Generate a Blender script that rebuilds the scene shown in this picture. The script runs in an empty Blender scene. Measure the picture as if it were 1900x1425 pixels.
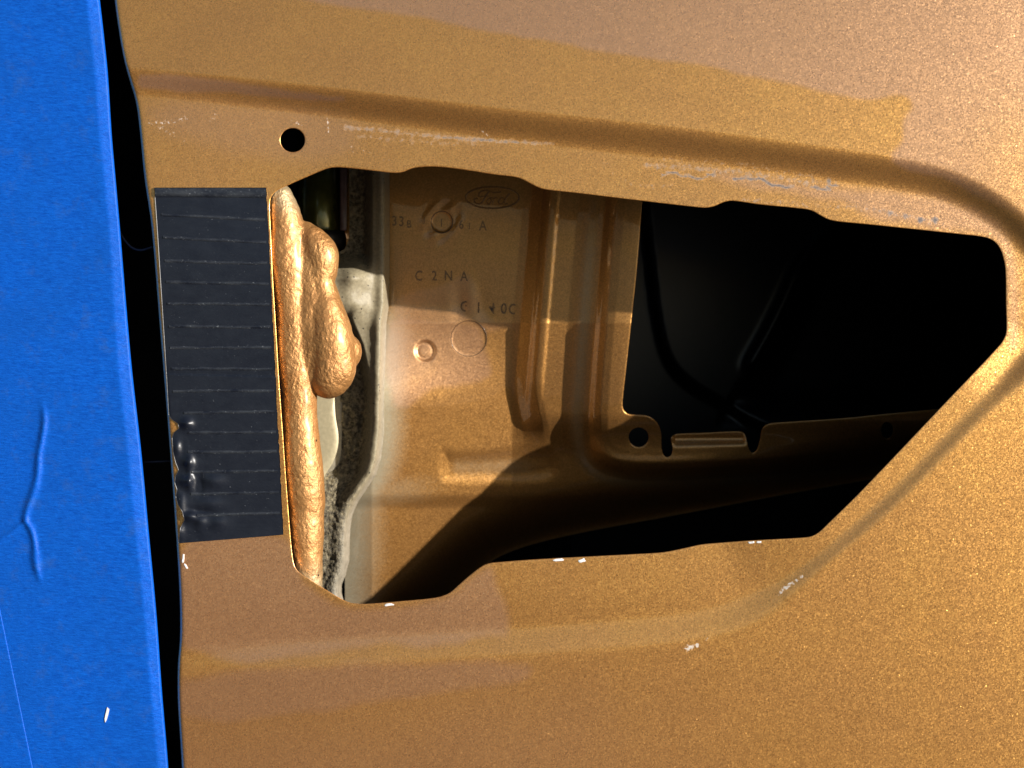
import bpy, bmesh, math, random
import numpy as np
from mathutils import Vector, Matrix, noise as mnoise

# ------------------------------------------------------------------ units, camera, light
U = 0.0002                 # one photograph pixel on the outer skin is 0.2 mm
CX, CY = 950.0, 712.5
DC = 2250.0                # camera distance in those units (0.45 m)
Z0 = 0.9
S = bpy.context.scene
COL = S.collection

# The phone was held at an angle: UP in the world leans to the right of the picture.
# Everything is laid out with x = right and z = up of the picture and turned into the world by TURN.
ROLL = math.radians(8)
TURN = Matrix(((math.cos(ROLL), 0, -math.sin(ROLL)), (0, 1, 0), (math.sin(ROLL), 0, math.cos(ROLL))))
def turn(v): return TURN @ (Vector(v) - Vector((0, 0, Z0))) + Vector((0, 0, 0.6))

cam_d = bpy.data.cameras.new('camera')
cam = bpy.data.objects.new('camera', cam_d); COL.objects.link(cam)
cam.location = turn((0, -DC * U, Z0))
cam.rotation_euler = (TURN @ Matrix.Rotation(math.radians(90), 3, 'X')).to_euler()
cam_d.sensor_width = 36.0
cam_d.lens = 36.0 * DC / 1900.0
cam_d.clip_start = 0.01
cam_d.clip_end = 1000
cam_d.dof.use_dof = True
cam_d.dof.focus_distance = (DC + 12) * U
cam_d.dof.aperture_fstop = 14
S.camera = cam

SUN = (TURN @ Vector((1.81, -1.0, 0.465))).normalized()      # towards the sun
w = bpy.data.worlds.new('World'); S.world = w; w.use_nodes = True
nt = w.node_tree
bg = nt.nodes['Background']
sky = nt.nodes.new('ShaderNodeTexSky'); sky.sky_type = 'NISHITA'; sky.sun_disc = False
sky.sun_elevation = math.asin(SUN.z)
sky.sun_rotation = math.atan2(SUN.x, SUN.y)
sky.air_density = 1.0; sky.dust_density = 1.0; sky.ozone_density = 1.0
nt.links.new(sky.outputs[0], bg.inputs[0])
bg.inputs[1].default_value = 0.05
sl = bpy.data.lights.new('sun', 'SUN'); sl.energy = 5.0; sl.angle = math.radians(0.5); sl.color = (1.0, 0.95, 0.88)
so = bpy.data.objects.new('sun', sl); COL.objects.link(so)
so.location = SUN * 2
so.rotation_euler = SUN.to_track_quat('Z', 'Y').to_euler()

S.view_settings.view_transform = 'Standard'; S.view_settings.look = 'None'
S.view_settings.exposure = 0.60; S.view_settings.gamma = 1.0
S.render.engine = 'CYCLES'
S.cycles.max_bounces = 8; S.cycles.glossy_bounces = 5; S.cycles.diffuse_bounces = 4

# ------------------------------------------------------------------ helpers
rng = np.random.default_rng(7)
random.seed(7)

def A(*a): return np.array(a, float)

def W(px, py, d):
    """picture direction + real depth behind the skin -> world point"""
    px, py, d = np.broadcast_arrays(np.asarray(px, float), np.asarray(py, float), np.asarray(d, float))
    r = (DC + d) / DC
    return np.stack([(px - CX) * r * U, d * U, Z0 - (py - CY) * r * U], -1)

def sstep(x, a, b):
    t = np.clip((x - a) / (b - a), 0, 1)
    return t * t * (3 - 2 * t)

def bump(x, c, wdt): return np.exp(-((x - c) / wdt) ** 2)

def spline(pts, n=6, closed=False):
    p = np.array(pts, float); m = len(p); out = []
    rngi = range(m if closed else m - 1)
    for i in rngi:
        if closed: p0, p1, p2, p3 = p[i - 1], p[i], p[(i + 1) % m], p[(i + 2) % m]
        else: p0, p1, p2, p3 = p[max(i - 1, 0)], p[i], p[i + 1], p[min(i + 2, m - 1)]
        # centripetal-ish: damp tangents by local lengths
        l = np.linalg.norm(p2 - p1) + 1e-9
        t1 = (p2 - p0); t1 = t1 / (np.linalg.norm(t1) + 1e-9) * l
        t2 = (p3 - p1); t2 = t2 / (np.linalg.norm(t2) + 1e-9) * l
        for k in range(n):
            t = k / n; t2_, t3 = t * t, t ** 3
            out.append((2 * t3 - 3 * t2_ + 1) * p1 + (t3 - 2 * t2_ + t) * t1 + (-2 * t3 + 3 * t2_) * p2 + (t3 - t2_) * t2)
    if not closed: out.append(p[-1])
    return np.array(out)

def nearest(P, poly, closed=False):
    """distance, closest point, side (+ left of direction in x-right y-down)"""
    a = poly if closed else poly[:-1]
    b = np.roll(poly, -1, 0) if closed else poly[1:]
    best = np.full(len(P), 1e18); cp = np.zeros((len(P), 2)); side = np.zeros(len(P))
    for p, q in zip(a, b):
        v = q - p; L = v @ v
        if L < 1e-12: continue
        t = np.clip(((P - p) @ v) / L, 0, 1)
        c = p + t[:, None] * v
        e = P - c; d2 = (e * e).sum(1)
        m = d2 < best
        best[m] = d2[m]; cp[m] = c[m]; side[m] = (v[0] * e[m, 1] - v[1] * e[m, 0])
    return np.sqrt(best), cp, np.sign(side)

def inside(P, poly):
    x, y = P[:, 0], P[:, 1]; r = np.zeros(len(P), bool)
    lo, hi = poly.min(0), poly.max(0)
    m = (x >= lo[0]) & (x <= hi[0]) & (y >= lo[1]) & (y <= hi[1])
    xs, ys = x[m], y[m]; rr = np.zeros(len(xs), bool)
    q = np.roll(poly, -1, 0)
    for (x1, y1), (x2, y2) in zip(poly, q):
        if y1 == y2: continue
        c = ((y1 > ys) != (y2 > ys)) & (xs < (x2 - x1) * (ys - y1) / (y2 - y1) + x1)
        rr ^= c
    r[m] = rr
    return r

def soft_in(P, poly, w):
    """0..1 mask, 1 inside, with a w-wide soft edge"""
    lo, hi = poly.min(0) - 3 * w, poly.max(0) + 3 * w
    m = ((P >= lo) & (P <= hi)).all(1)
    out = np.zeros(len(P))
    if m.any():
        d, _, _ = nearest(P[m], poly, True)
        s = np.where(inside(P[m], poly), d, -d)
        out[m] = sstep(s, -w, w)
    return out

_vn = {}
def vnoise(x, y, scale, seed=0, octaves=3):
    """tileless value noise on arrays"""
    out = np.zeros(np.broadcast(x, y).shape); amp = 1; tot = 0
    for o in range(octaves):
        key = seed * 17 + o
        if key not in _vn: _vn[key] = np.random.default_rng(key + 100).random((257, 257))
        T = _vn[key]
        u = np.asarray(x) / scale * 2 ** o + 31.7 * o; v = np.asarray(y) / scale * 2 ** o + 11.3 * o
        i = np.floor(u).astype(int); j = np.floor(v).astype(int)
        fu = u - i; fv = v - j; fu = fu * fu * (3 - 2 * fu); fv = fv * fv * (3 - 2 * fv)
        i0, j0, i1, j1 = i % 257, j % 257, (i + 1) % 257, (j + 1) % 257
        out = out + amp * ((T[i0, j0] * (1 - fu) + T[i1, j0] * fu) * (1 - fv) + (T[i0, j1] * (1 - fu) + T[i1, j1] * fu) * fv)
        tot += amp; amp *= 0.5
    return out / tot

def wloc(o):
    v = Vector(o.location)
    while o.parent: o = o.parent; v += Vector(o.location)
    return v

def mk(name, verts, faces, mat, parent=None, attrs=None, smooth=True, origin=None, mat2=None, split=0):
    verts = np.asarray(verts, float)
    if parent is not None: org = np.array(wloc(parent))
    else:
        org = np.array(origin) if origin is not None else A(verts[:, 0].mean(), verts[:, 1].mean(), verts[:, 2].min())
    me = bpy.data.meshes.new(name)
    fl = [list(map(int, f)) for f in faces] if not isinstance(faces, np.ndarray) else faces.tolist()
    me.from_pydata((verts - org).tolist(), [], fl)
    me.validate(); me.update()
    if smooth: me.polygons.foreach_set('use_smooth', [True] * len(me.polygons))
    for k, v in (attrs or {}).items():
        at = me.attributes.new(k, 'FLOAT', 'POINT'); at.data.foreach_set('value', np.asarray(v, np.float32))
    me.materials.append(mat)
    if mat2 is not None:
        me.materials.append(mat2)
        me.polygons.foreach_set('material_index', [0 if i < split else 1 for i in range(len(me.polygons))])
    o = bpy.data.objects.new(name, me); COL.objects.link(o)
    if parent is not None: o.parent = parent
    else: o.location = org
    return o

def empty(name, loc, label, cat, group=None):
    o = bpy.data.objects.new(name, None); COL.objects.link(o); o.location = loc
    o.empty_display_size = 0.01
    tag(o, label, cat, group); return o

def tag(o, label, cat, group=None):
    o['label'] = label; o['category'] = cat
    if group: o['group'] = group

def quads(nu, nv):
    i = np.arange(nu * nv).reshape(nv, nu)
    return np.stack([i[:-1, :-1], i[1:, :-1], i[1:, 1:], i[:-1, 1:]], -1).reshape(-1, 4)   # faces the camera

def tube(pts, r, n=8, cap=True):
    pts = np.asarray(pts, float); m = len(pts); r = np.broadcast_to(r, (m,))
    V = []; F = []
    t = np.gradient(pts, axis=0); t /= np.linalg.norm(t, axis=1)[:, None] + 1e-12
    ref = A(0.13, -1, 0.21)
    for i in range(m):
        a = np.cross(t[i], ref); a /= np.linalg.norm(a) + 1e-12; b = np.cross(t[i], a)
        for k in range(n):
            th = 2 * math.pi * k / n
            V.append(pts[i] + r[i] * (math.cos(th) * a + math.sin(th) * b))
    for i in range(m - 1):
        for k in range(n):
            k2 = (k + 1) % n
            F.append([i * n + k, i * n + k2, (i + 1) * n + k2, (i + 1) * n + k])
    if cap:
        F.append(list(range(n))[::-1]); F.append([(m - 1) * n + k for k in range(n)])
    return V, F

def merge(parts):
    V = []; F = []
    for v, f in parts:
        o = len(V); V += [list(map(float, x)) for x in v]; F += [[i + o for i in q] for q in f]
    return V, F

def cut_grid(X, Y, holes, keep=None):
    """regular grid (nv,nu) in picture units; drop cells inside the holes and pull the rim on to their outlines"""
    nv, nu = X.shape
    P = np.stack([X.ravel(), Y.ravel()], 1)
    F = quads(nu, nv)
    C = P[F].mean(1)
    drop = np.zeros(len(F), bool)
    for h in holes: drop |= inside(C, h)
    kept = F[~drop]
    # remove corner-only slivers: cells with 3+ dropped neighbours
    D = drop.reshape(nv - 1, nu - 1)
    used_d = np.zeros(len(P), bool); used_d[F[drop].ravel()] = True
    used_k = np.zeros(len(P), bool); used_k[kept.ravel()] = True
    rim = used_d & used_k
    Q = P.copy()
    ri = np.where(rim)[0]
    def project():
        best = np.full(len(ri), 1e18)
        tgt = Q[ri].copy()
        for h in holes:
            d, c, _ = nearest(Q[ri], h, True)
            m = d < best; best[m] = d[m]; tgt[m] = c[m]
        Q[ri] = tgt
    project()
    # relax the neighbourhood so that the squeezed cells open up
    e = np.concatenate([kept[:, [0, 1]], kept[:, [1, 2]], kept[:, [2, 3]], kept[:, [3, 0]]])
    near = rim.copy()
    for _ in range(3):
        m = near[e[:, 0]] | near[e[:, 1]]; near[e[m].ravel()] = True
    gi = np.arange(len(P)).reshape(nv, nu)
    border = np.zeros(len(P), bool); border[gi[0]] = border[gi[-1]] = True; border[gi[:, 0]] = border[gi[:, -1]] = True
    # rim verts slide only along rim
    er = e[rim[e[:, 0]] & rim[e[:, 1]]]
    for it in range(8):
        acc = np.zeros_like(Q); cnt = np.zeros(len(P))
        for a, b in ((0, 1), (1, 0)):
            np.add.at(acc, e[:, a], Q[e[:, b]]); np.add.at(cnt, e[:, a], 1)
        mv = near & ~rim & ~border & (cnt > 0)
        avg = acc / np.maximum(cnt, 1)[:, None]
        accr = np.zeros_like(Q); cr = np.zeros(len(P))
        for a, b in ((0, 1), (1, 0)):
            np.add.at(accr, er[:, a], Q[er[:, b]]); np.add.at(cr, er[:, a], 1)
        Q[mv] = 0.5 * Q[mv] + 0.5 * avg[mv]
        mr = rim & (cr > 0)
        Q[mr] = 0.6 * Q[mr] + 0.4 * (accr / np.maximum(cr, 1)[:, None])[mr]
        project()
    idx = -np.ones(len(P), int); keepv = np.where(used_k)[0]; idx[keepv] = np.arange(len(keepv))
    return Q[keepv], idx[kept], idx[ri]

def rim_lip(P, F, d, rim_set, holes, r, back, steps=4):
    """roll the rim of every hole backwards; returns verts2d, depths, faces appended"""
    rim_set = set(int(i) for i in rim_set)
    cnt = {}
    for f in F:
        for a, b in zip(f, np.roll(f, -1)):
            cnt[(int(a), int(b))] = 1
    edges = [(a, b) for (a, b) in cnt if (b, a) not in cnt and a in rim_set and b in rim_set]
    used = sorted({i for e in edges for i in e})
    loc = {v: k for k, v in enumerate(used)}
    pu = P[used]
    # direction into the hole from the outline
    nrm = np.zeros_like(pu); best = np.full(len(pu), 1e18)
    for h in holes:
        dd, c, sd = nearest(pu, h, True)
        eps = 1.0
        gx = np.stack([nearest(pu + A(eps, 0), h, True)[0] * np.where(inside(pu + A(eps, 0), h), 1, -1), nearest(pu - A(eps, 0), h, True)[0] * np.where(inside(pu - A(eps, 0), h), 1, -1)])
        gy = np.stack([nearest(pu + A(0, eps), h, True)[0] * np.where(inside(pu + A(0, eps), h), 1, -1), nearest(pu - A(0, eps), h, True)[0] * np.where(inside(pu - A(0, eps), h), 1, -1)])
        g = np.stack([gx[0] - gx[1], gy[0] - gy[1]], 1)
        m = dd < best; best[m] = dd[m]; nrm[m] = g[m]
    nrm /= np.linalg.norm(nrm, axis=1)[:, None] + 1e-9
    P2 = [P]; d2 = [d]; base = len(P); Fx = []; prev = np.array(used)
    seq = [(r * math.sin(t), r * (1 - math.cos(t))) for t in np.linspace(0, math.pi / 2, steps + 1)[1:]] + [(r, r + back)]
    for k, (o, b) in enumerate(seq):
        P2.append(pu + nrm * o); d2.append(d[used] + b)
        cur = np.arange(base, base + len(used)); base += len(used)
        for a, bb in edges:
            Fx.append([int(prev[loc[bb]]), int(prev[loc[a]]), int(cur[loc[a]]), int(cur[loc[bb]])])
        prev = cur
    return np.concatenate(P2), np.concatenate(d2), F.tolist() + Fx, np.array(used), len(seq)

# ------------------------------------------------------------------ materials
def newmat(name):
    m = bpy.data.materials.new(name); m.use_nodes = True
    n = m.node_tree.nodes; l = m.node_tree.links
    return m, n, l, n['Principled BSDF']

def nd(n, t, **kw):
    x = n.new(t)
    for k, v in kw.items(): setattr(x, k, v)
    return x

def attr(n, name):
    a = n.new('ShaderNodeAttribute'); a.attribute_name = name; return a.outputs['Fac']

def mixc(n, l, fac, a, b, mode='MIX'):
    x = n.new('ShaderNodeMix'); x.data_type = 'RGBA'; x.blend_type = mode
    for s, v in ((x.inputs[0], fac), (x.inputs[6], a), (x.inputs[7], b)):
        if hasattr(v, 'is_linked') or hasattr(v, 'links'): l.new(v, s)
        else: s.default_value = v if not isinstance(v, tuple) else (*v, 1) if len(v) == 3 else v
    return x.outputs[2]

def mth(n, l, op, a, b=None, c=None, clamp=False):
    x = n.new('ShaderNodeMath'); x.operation = op; x.use_clamp = clamp
    for i, v in enumerate((a, b, c)):
        if v is None: continue
        if hasattr(v, 'links'): l.new(v, x.inputs[i])
        else: x.inputs[i].default_value = v
    return x.outputs[0]

def ramp(n, l, src, lo, hi, a=0.0, b=1.0):
    x = n.new('ShaderNodeMapRange'); x.clamp = True
    l.new(src, x.inputs[0])
    for i, v in zip((1, 2, 3, 4), (lo, hi, a, b)): x.inputs[i].default_value = v
    return x.outputs[0]

def noise_t(n, l, co, scale, detail=3, rough=0.55):
    x = n.new('ShaderNodeTexNoise'); l.new(co, x.inputs['Vector'])
    x.inputs['Scale'].default_value = scale; x.inputs['Detail'].default_value = detail; x.inputs['Roughness'].default_value = rough
    return x.outputs[0]

def coords(n): return n.new('ShaderNodeTexCoord').outputs['Object']

def vscale(n, l, co, s):
    x = n.new('ShaderNodeVectorMath'); x.operation = 'MULTIPLY'; l.new(co, x.inputs[0]); x.inputs[1].default_value = s
    return x.outputs[0]

def gold_paint(name, flake_k=0.062, flake_scale=2600, base=(0.94, 0.505, 0.15), metallic=1.0, rough=0.34, wear=True, fade=False, coat=1.0, glint=.55, coat_rough=.05, pigment=(.62, .48, .44), share=.26):
    m, n, l, b = newmat(name)
    co = coords(n)
    vo = nd(n, 'ShaderNodeTexVoronoi'); l.new(co, vo.inputs['Vector']); vo.inputs['Scale'].default_value = flake_scale
    v1 = n.new('ShaderNodeVectorMath'); v1.operation = 'SUBTRACT'; l.new(vo.outputs['Color'], v1.inputs[0]); v1.inputs[1].default_value = (.5, .5, .5)
    v2 = n.new('ShaderNodeVectorMath'); v2.operation = 'SCALE'; l.new(v1.outputs[0], v2.inputs[0]); v2.inputs['Scale'].default_value = flake_k * 2
    g = n.new('ShaderNodeNewGeometry')
    gv = nd(n, 'ShaderNodeTexVoronoi'); l.new(co, gv.inputs['Vector']); gv.inputs['Scale'].default_value = 1700
    gs = n.new('ShaderNodeSeparateColor'); l.new(gv.outputs['Color'], gs.inputs[0])
    gm = mth(n, l, 'MULTIPLY', mth(n, l, 'LESS_THAN', gv.outputs['Distance'], .40), mth(n, l, 'GREATER_THAN', gs.outputs[0], .70))
    ga = n.new('ShaderNodeVectorMath'); ga.operation = 'SUBTRACT'; l.new(gv.outputs['Color'], ga.inputs[0]); ga.inputs[1].default_value = (.85, .5, .5)
    gb = n.new('ShaderNodeVectorMath'); gb.operation = 'MULTIPLY'; l.new(ga.outputs[0], gb.inputs[0]); gb.inputs[1].default_value = (1.5 * glint, 0.3 * glint, 0.7 * glint)
    gc = n.new('ShaderNodeVectorMath'); gc.operation = 'SCALE'; l.new(gb.outputs[0], gc.inputs[0]); l.new(gm, gc.inputs['Scale'])
    gd = n.new('ShaderNodeVectorMath'); gd.operation = 'ADD'; l.new(gc.outputs[0], gd.inputs[0]); l.new(v2.outputs[0], gd.inputs[1]); v2 = gd
    v3 = n.new('ShaderNodeVectorMath'); v3.operation = 'ADD'; l.new(v2.outputs[0], v3.inputs[0]); l.new(g.outputs['Normal'], v3.inputs[1])
    v4 = n.new('ShaderNodeVectorMath'); v4.operation = 'NORMALIZE'; l.new(v3.outputs[0], v4.inputs[0])
    l.new(v4.outputs[0], b.inputs['Normal'])
    # flakes of differing tint and gloss
    sep = n.new('ShaderNodeSeparateColor'); l.new(vo.outputs['Color'], sep.inputs[0])
    tint = ramp(n, l, sep.outputs[1], 0, 1, 0.78, 1.18)
    big = noise_t(n, l, co, 28, 3)
    c = mixc(n, l, ramp(n, l, big, .35, .65), tuple(x * 0.95 for x in base), (base[0] * 1.03, base[1] * 1.03, base[2] * 0.96))
    sc = n.new('ShaderNodeVectorMath'); sc.operation = 'SCALE'; l.new(c, sc.inputs[0]); l.new(tint, sc.inputs['Scale'])
    c = sc.outputs[0]
    r = ramp(n, l, sep.outputs[2], 0.0, 1.0, rough - 0.07, rough + 0.07)
    r = mth(n, l, 'SUBTRACT', r, mth(n, l, 'MULTIPLY', gm, .06))
    pig = None
    met = None
    if wear:
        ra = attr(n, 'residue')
        c = mixc(n, l, mth(n, l, 'MULTIPLY', ra, 0.62), c, (0.84, 0.53, 0.36))  # pinkish sky sheen painted into the base colour
        pig = mixc(n, l, 1.0, c, pigment, 'MULTIPLY')
        sa = attr(n, 'scuff')
        fine = noise_t(n, l, co, 520, 4, .65)
        msk = mth(n, l, 'MULTIPLY', ramp(n, l, mth(n, l, 'ADD', sa, fine), 0.92, 1.12), .6)
        ca = attr(n, 'chip')
        dk = mth(n, l, 'MULTIPLY', ramp(n, l, mth(n, l, 'ADD', sa, mth(n, l, 'MULTIPLY', fine, .5)), 0.84, 1.0), .75)
        c = mixc(n, l, msk, c, (0.27, 0.265, 0.26)); pig = mixc(n, l, msk, pig, (0.27, 0.265, 0.26))
        c = mixc(n, l, dk, c, (0.13, 0.13, 0.14)); pig = mixc(n, l, dk, pig, (0.13, 0.13, 0.14))
        msk2 = mth(n, l, 'MULTIPLY', ramp(n, l, mth(n, l, 'ADD', ca, noise_t(n, l, co, 900, 3)), 0.98, 1.14), .85)
        c = mixc(n, l, msk2, c, (0.72, 0.70, 0.66)); pig = mixc(n, l, msk2, pig, (0.72, 0.70, 0.66))
        met = mth(n, l, 'SUBTRACT', metallic, mth(n, l, 'MULTIPLY', mth(n, l, 'MAXIMUM', msk, msk2), metallic), clamp=True)
    if fade:
        fa = attr(n, 'fade')
        spk = noise_t(n, l, co, 700, 3, .7)
        f2 = ramp(n, l, mth(n, l, 'ADD', fa, mth(n, l, 'MULTIPLY', mth(n, l, 'SUBTRACT', spk, .5), 0.5)), 0.05, 1.0)
        c = mixc(n, l, f2, c, (0.42, 0.37, 0.25))
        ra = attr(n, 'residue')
        c = mixc(n, l, mth(n, l, 'MULTIPLY', ra, 0.42), c, (0.66, 0.41, 0.28))  # same painted sky sheen on the inner panel
        met = mth(n, l, 'SUBTRACT', metallic, mth(n, l, 'MULTIPLY', f2, metallic * .7), clamp=True)
    out = n['Material Output']
    br = n.new('ShaderNodeBsdfPrincipled'); br.inputs['Roughness'].default_value = .6
    if pig is None: pig = mixc(n, l, 1.0, c, pigment, 'MULTIPLY')
    l.new(pig, br.inputs['Base Color'])
    br.inputs['Specular IOR Level'].default_value = 0
    br.inputs['Coat Weight'].default_value = coat; br.inputs['Coat Roughness'].default_value = coat_rough
    ms = n.new('ShaderNodeMixShader'); ms.inputs[0].default_value = share
    l.new(b.outputs[0], ms.inputs[1]); l.new(br.outputs[0], ms.inputs[2]); l.new(ms.outputs[0], out.inputs['Surface'])
    if wear:    # back of the outer sheet darkened to cut light bounced inside
        bk = g.outputs['Backfacing']
        c = mixc(n, l, bk, c, (0.03, 0.027, 0.024)); pig = mixc(n, l, bk, pig, (0.03, 0.027, 0.024)); l.new(pig, br.inputs['Base Color'])
        met = mth(n, l, 'MULTIPLY', met, mth(n, l, 'SUBTRACT', 1.0, bk))
    l.new(c, b.inputs['Base Color'])
    l.new(r, b.inputs['Roughness'])
    if met is not None: l.new(met, b.inputs['Metallic'])
    else: b.inputs['Metallic'].default_value = metallic
    b.inputs['Coat Weight'].default_value = coat
    b.inputs['Coat Roughness'].default_value = coat_rough
    # faint orange peel in the clear coat
    bp = n.new('ShaderNodeBump'); bp.inputs['Strength'].default_value = 0.05; bp.inputs['Distance'].default_value = 0.0004
    l.new(noise_t(n, l, co, 260, 2), bp.inputs['Height']); l.new(bp.outputs[0], b.inputs['Coat Normal'])
    return m

M = {}
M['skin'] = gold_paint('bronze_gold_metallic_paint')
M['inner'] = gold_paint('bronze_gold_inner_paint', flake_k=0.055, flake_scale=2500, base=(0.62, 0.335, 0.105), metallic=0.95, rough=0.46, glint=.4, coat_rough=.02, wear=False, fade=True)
M['stamp'] = gold_paint('bronze_gold_stamping', flake_k=0.1, base=(0.48, 0.25, 0.07), metallic=0.72, rough=0.35, wear=False)

def plain(name, col, rough=0.5, metallic=0.0, coat=0.0, nscale=None, namp=0.25, bumpscale=None, bumpdist=0.0003, bumpstr=0.6, spec=0.5):
    m, n, l, b = newmat(name); co = coords(n)
    if nscale:
        f = noise_t(n, l, co, nscale, 4)
        l.new(mixc(n, l, ramp(n, l, f, .3, .7), tuple(x * (1 - namp) for x in col), tuple(min(1, x * (1 + namp)) for x in col)), b.inputs['Base Color'])
    else: b.inputs['Base Color'].default_value = (*col, 1)
    b.inputs['Roughness'].default_value = rough; b.inputs['Metallic'].default_value = metallic
    b.inputs['Coat Weight'].default_value = coat; b.inputs['Coat Roughness'].default_value = .08
    b.inputs['Specular IOR Level'].default_value = spec
    if bumpscale:
        bp = n.new('ShaderNodeBump'); bp.inputs['Strength'].default_value = bumpstr; bp.inputs['Distance'].default_value = bumpdist
        l.new(noise_t(n, l, co, bumpscale, 4), bp.inputs['Height']); l.new(bp.outputs[0], b.inputs['Normal'])
    return m

M['groove'] = plain('grime_filled_stamping', (0.055, 0.032, 0.014), 0.4, coat=.6, nscale=700)  # edge shade of the stampings painted as dark brown
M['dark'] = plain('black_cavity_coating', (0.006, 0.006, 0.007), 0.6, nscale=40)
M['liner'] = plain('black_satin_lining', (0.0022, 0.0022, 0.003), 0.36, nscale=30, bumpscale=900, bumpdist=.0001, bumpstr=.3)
M['tube'] = plain('dark_olive_enamel', (0.085, 0.09, 0.022), 0.25, metallic=.5, coat=.6, nscale=200)
M['rubber'] = plain('black_rubber', (0.012, 0.012, 0.012), 0.45)
M['trim'] = plain('purple_brown_trim', (0.10, 0.06, 0.06), 0.4, nscale=300)
M['beige'] = plain('pale_beige_primer', (0.50, 0.43, 0.27), 0.45, metallic=.25, nscale=600, namp=.12, bumpscale=1200, bumpdist=.0001, bumpstr=.25)
M['greyprimer'] = plain('grey_brown_primer', (0.26, 0.23, 0.17), 0.5, nscale=600)
M['chip'] = plain('bare_primer_white', (0.80, 0.80, 0.80), 0.5, nscale=1500, namp=.2)

def foam_gold():
    m, n, l, b = newmat('gold_sprayed_foam'); co = coords(n)
    vo = nd(n, 'ShaderNodeTexVoronoi'); vo.feature = 'SMOOTH_F1'
    wv = n.new('ShaderNodeVectorMath'); wv.operation = 'ADD'; l.new(co, wv.inputs[0])
    nz = n.new('ShaderNodeTexNoise'); l.new(co, nz.inputs[0]); nz.inputs['Scale'].default_value = 300
    s2 = n.new('ShaderNodeVectorMath'); s2.operation = 'SCALE'; l.new(nz.outputs['Color'], s2.inputs[0]); s2.inputs['Scale'].default_value = .0025
    l.new(s2.outputs[0], wv.inputs[1])
    l.new(vscale(n, l, wv.outputs[0], (1, 1, .7)), vo.inputs['Vector']); vo.inputs['Scale'].default_value = 820
    f = noise_t(n, l, co, 1500, 4, .6)
    h = mth(n, l, 'ADD', mth(n, l, 'MULTIPLY', vo.outputs['Distance'], -1.0), mth(n, l, 'MULTIPLY', f, .8))
    rough_w = ramp(n, l, noise_t(n, l, co, 60, 2), .3, .7, .35, 1.0)
    h = mth(n, l, 'MULTIPLY', h, rough_w)
    bp = n.new('ShaderNodeBump'); bp.inputs['Strength'].default_value = 0.62; bp.inputs['Distance'].default_value = 0.0008
    l.new(h, bp.inputs['Height'])
    l.new(bp.outputs[0], b.inputs['Normal'])
    mott = ramp(n, l, noise_t(n, l, co, 90, 4), .3, .7)
    c = mixc(n, l, mott, (0.42, 0.195, 0.06), (0.51, 0.265, 0.092))
    dust = attr(n, 'fade')
    c = mixc(n, l, dust, c, (0.52, 0.41, 0.24))
    pores = nd(n, 'ShaderNodeTexVoronoi'); l.new(co, pores.inputs['Vector']); pores.inputs['Scale'].default_value = 170
    pm = ramp(n, l, pores.outputs['Distance'], .05, .09, 1, 0)
    ps = n.new('ShaderNodeSeparateColor'); l.new(pores.outputs['Color'], ps.inputs[0])
    pm = mth(n, l, 'MULTIPLY', pm, mth(n, l, 'GREATER_THAN', ps.outputs[0], .55))
    c = mixc(n, l, pm, c, (0.03, 0.015, 0.006))
    l.new(c, b.inputs['Base Color'])
    b.inputs['Metallic'].default_value = 0.55; b.inputs['Roughness'].default_value = 0.46
    b.inputs['Coat Weight'].default_value = .35; b.inputs['Coat Roughness'].default_value = .3
    return m
M['foam_gold'] = foam_gold()

def foam_grey():
    m, n, l, b = newmat('grey_beige_sealing_foam'); co = coords(n)
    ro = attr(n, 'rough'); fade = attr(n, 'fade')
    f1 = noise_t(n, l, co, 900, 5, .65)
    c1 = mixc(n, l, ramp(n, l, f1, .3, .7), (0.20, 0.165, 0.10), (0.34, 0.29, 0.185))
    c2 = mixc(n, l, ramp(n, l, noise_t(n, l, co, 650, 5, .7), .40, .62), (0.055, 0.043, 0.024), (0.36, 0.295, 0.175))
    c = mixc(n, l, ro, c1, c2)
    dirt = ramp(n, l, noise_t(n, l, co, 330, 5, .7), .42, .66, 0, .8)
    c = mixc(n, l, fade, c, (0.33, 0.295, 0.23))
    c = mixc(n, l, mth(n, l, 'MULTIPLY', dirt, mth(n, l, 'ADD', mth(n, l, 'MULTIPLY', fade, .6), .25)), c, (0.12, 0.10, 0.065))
    po = nd(n, 'ShaderNodeTexVoronoi'); l.new(co, po.inputs['Vector']); po.inputs['Scale'].default_value = 420
    ps = n.new('ShaderNodeSeparateColor'); l.new(po.outputs['Color'], ps.inputs[0])
    pm = mth(n, l, 'MULTIPLY', ramp(n, l, po.outputs['Distance'], .11, .17, 1, 0), mth(n, l, 'GREATER_THAN', ps.outputs[0], .6))
    c = mixc(n, l, pm, c, (0.01, 0.008, 0.006))
    l.new(c, b.inputs['Base Color'])
    b.inputs['Metallic'].default_value = 0
    b.inputs['Roughness'].default_value = .55
    bp = n.new('ShaderNodeBump'); bp.inputs['Distance'].default_value = .0012
    l.new(ramp(n, l, ro, 0, 1, .10, .9), bp.inputs['Strength'])
    l.new(noise_t(n, l, vscale(n, l, co, (1, 1, .75)), 750, 5, .7), bp.inputs['Height']); l.new(bp.outputs[0], b.inputs['Normal'])
    return m
M['foam_grey'] = foam_grey()

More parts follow.
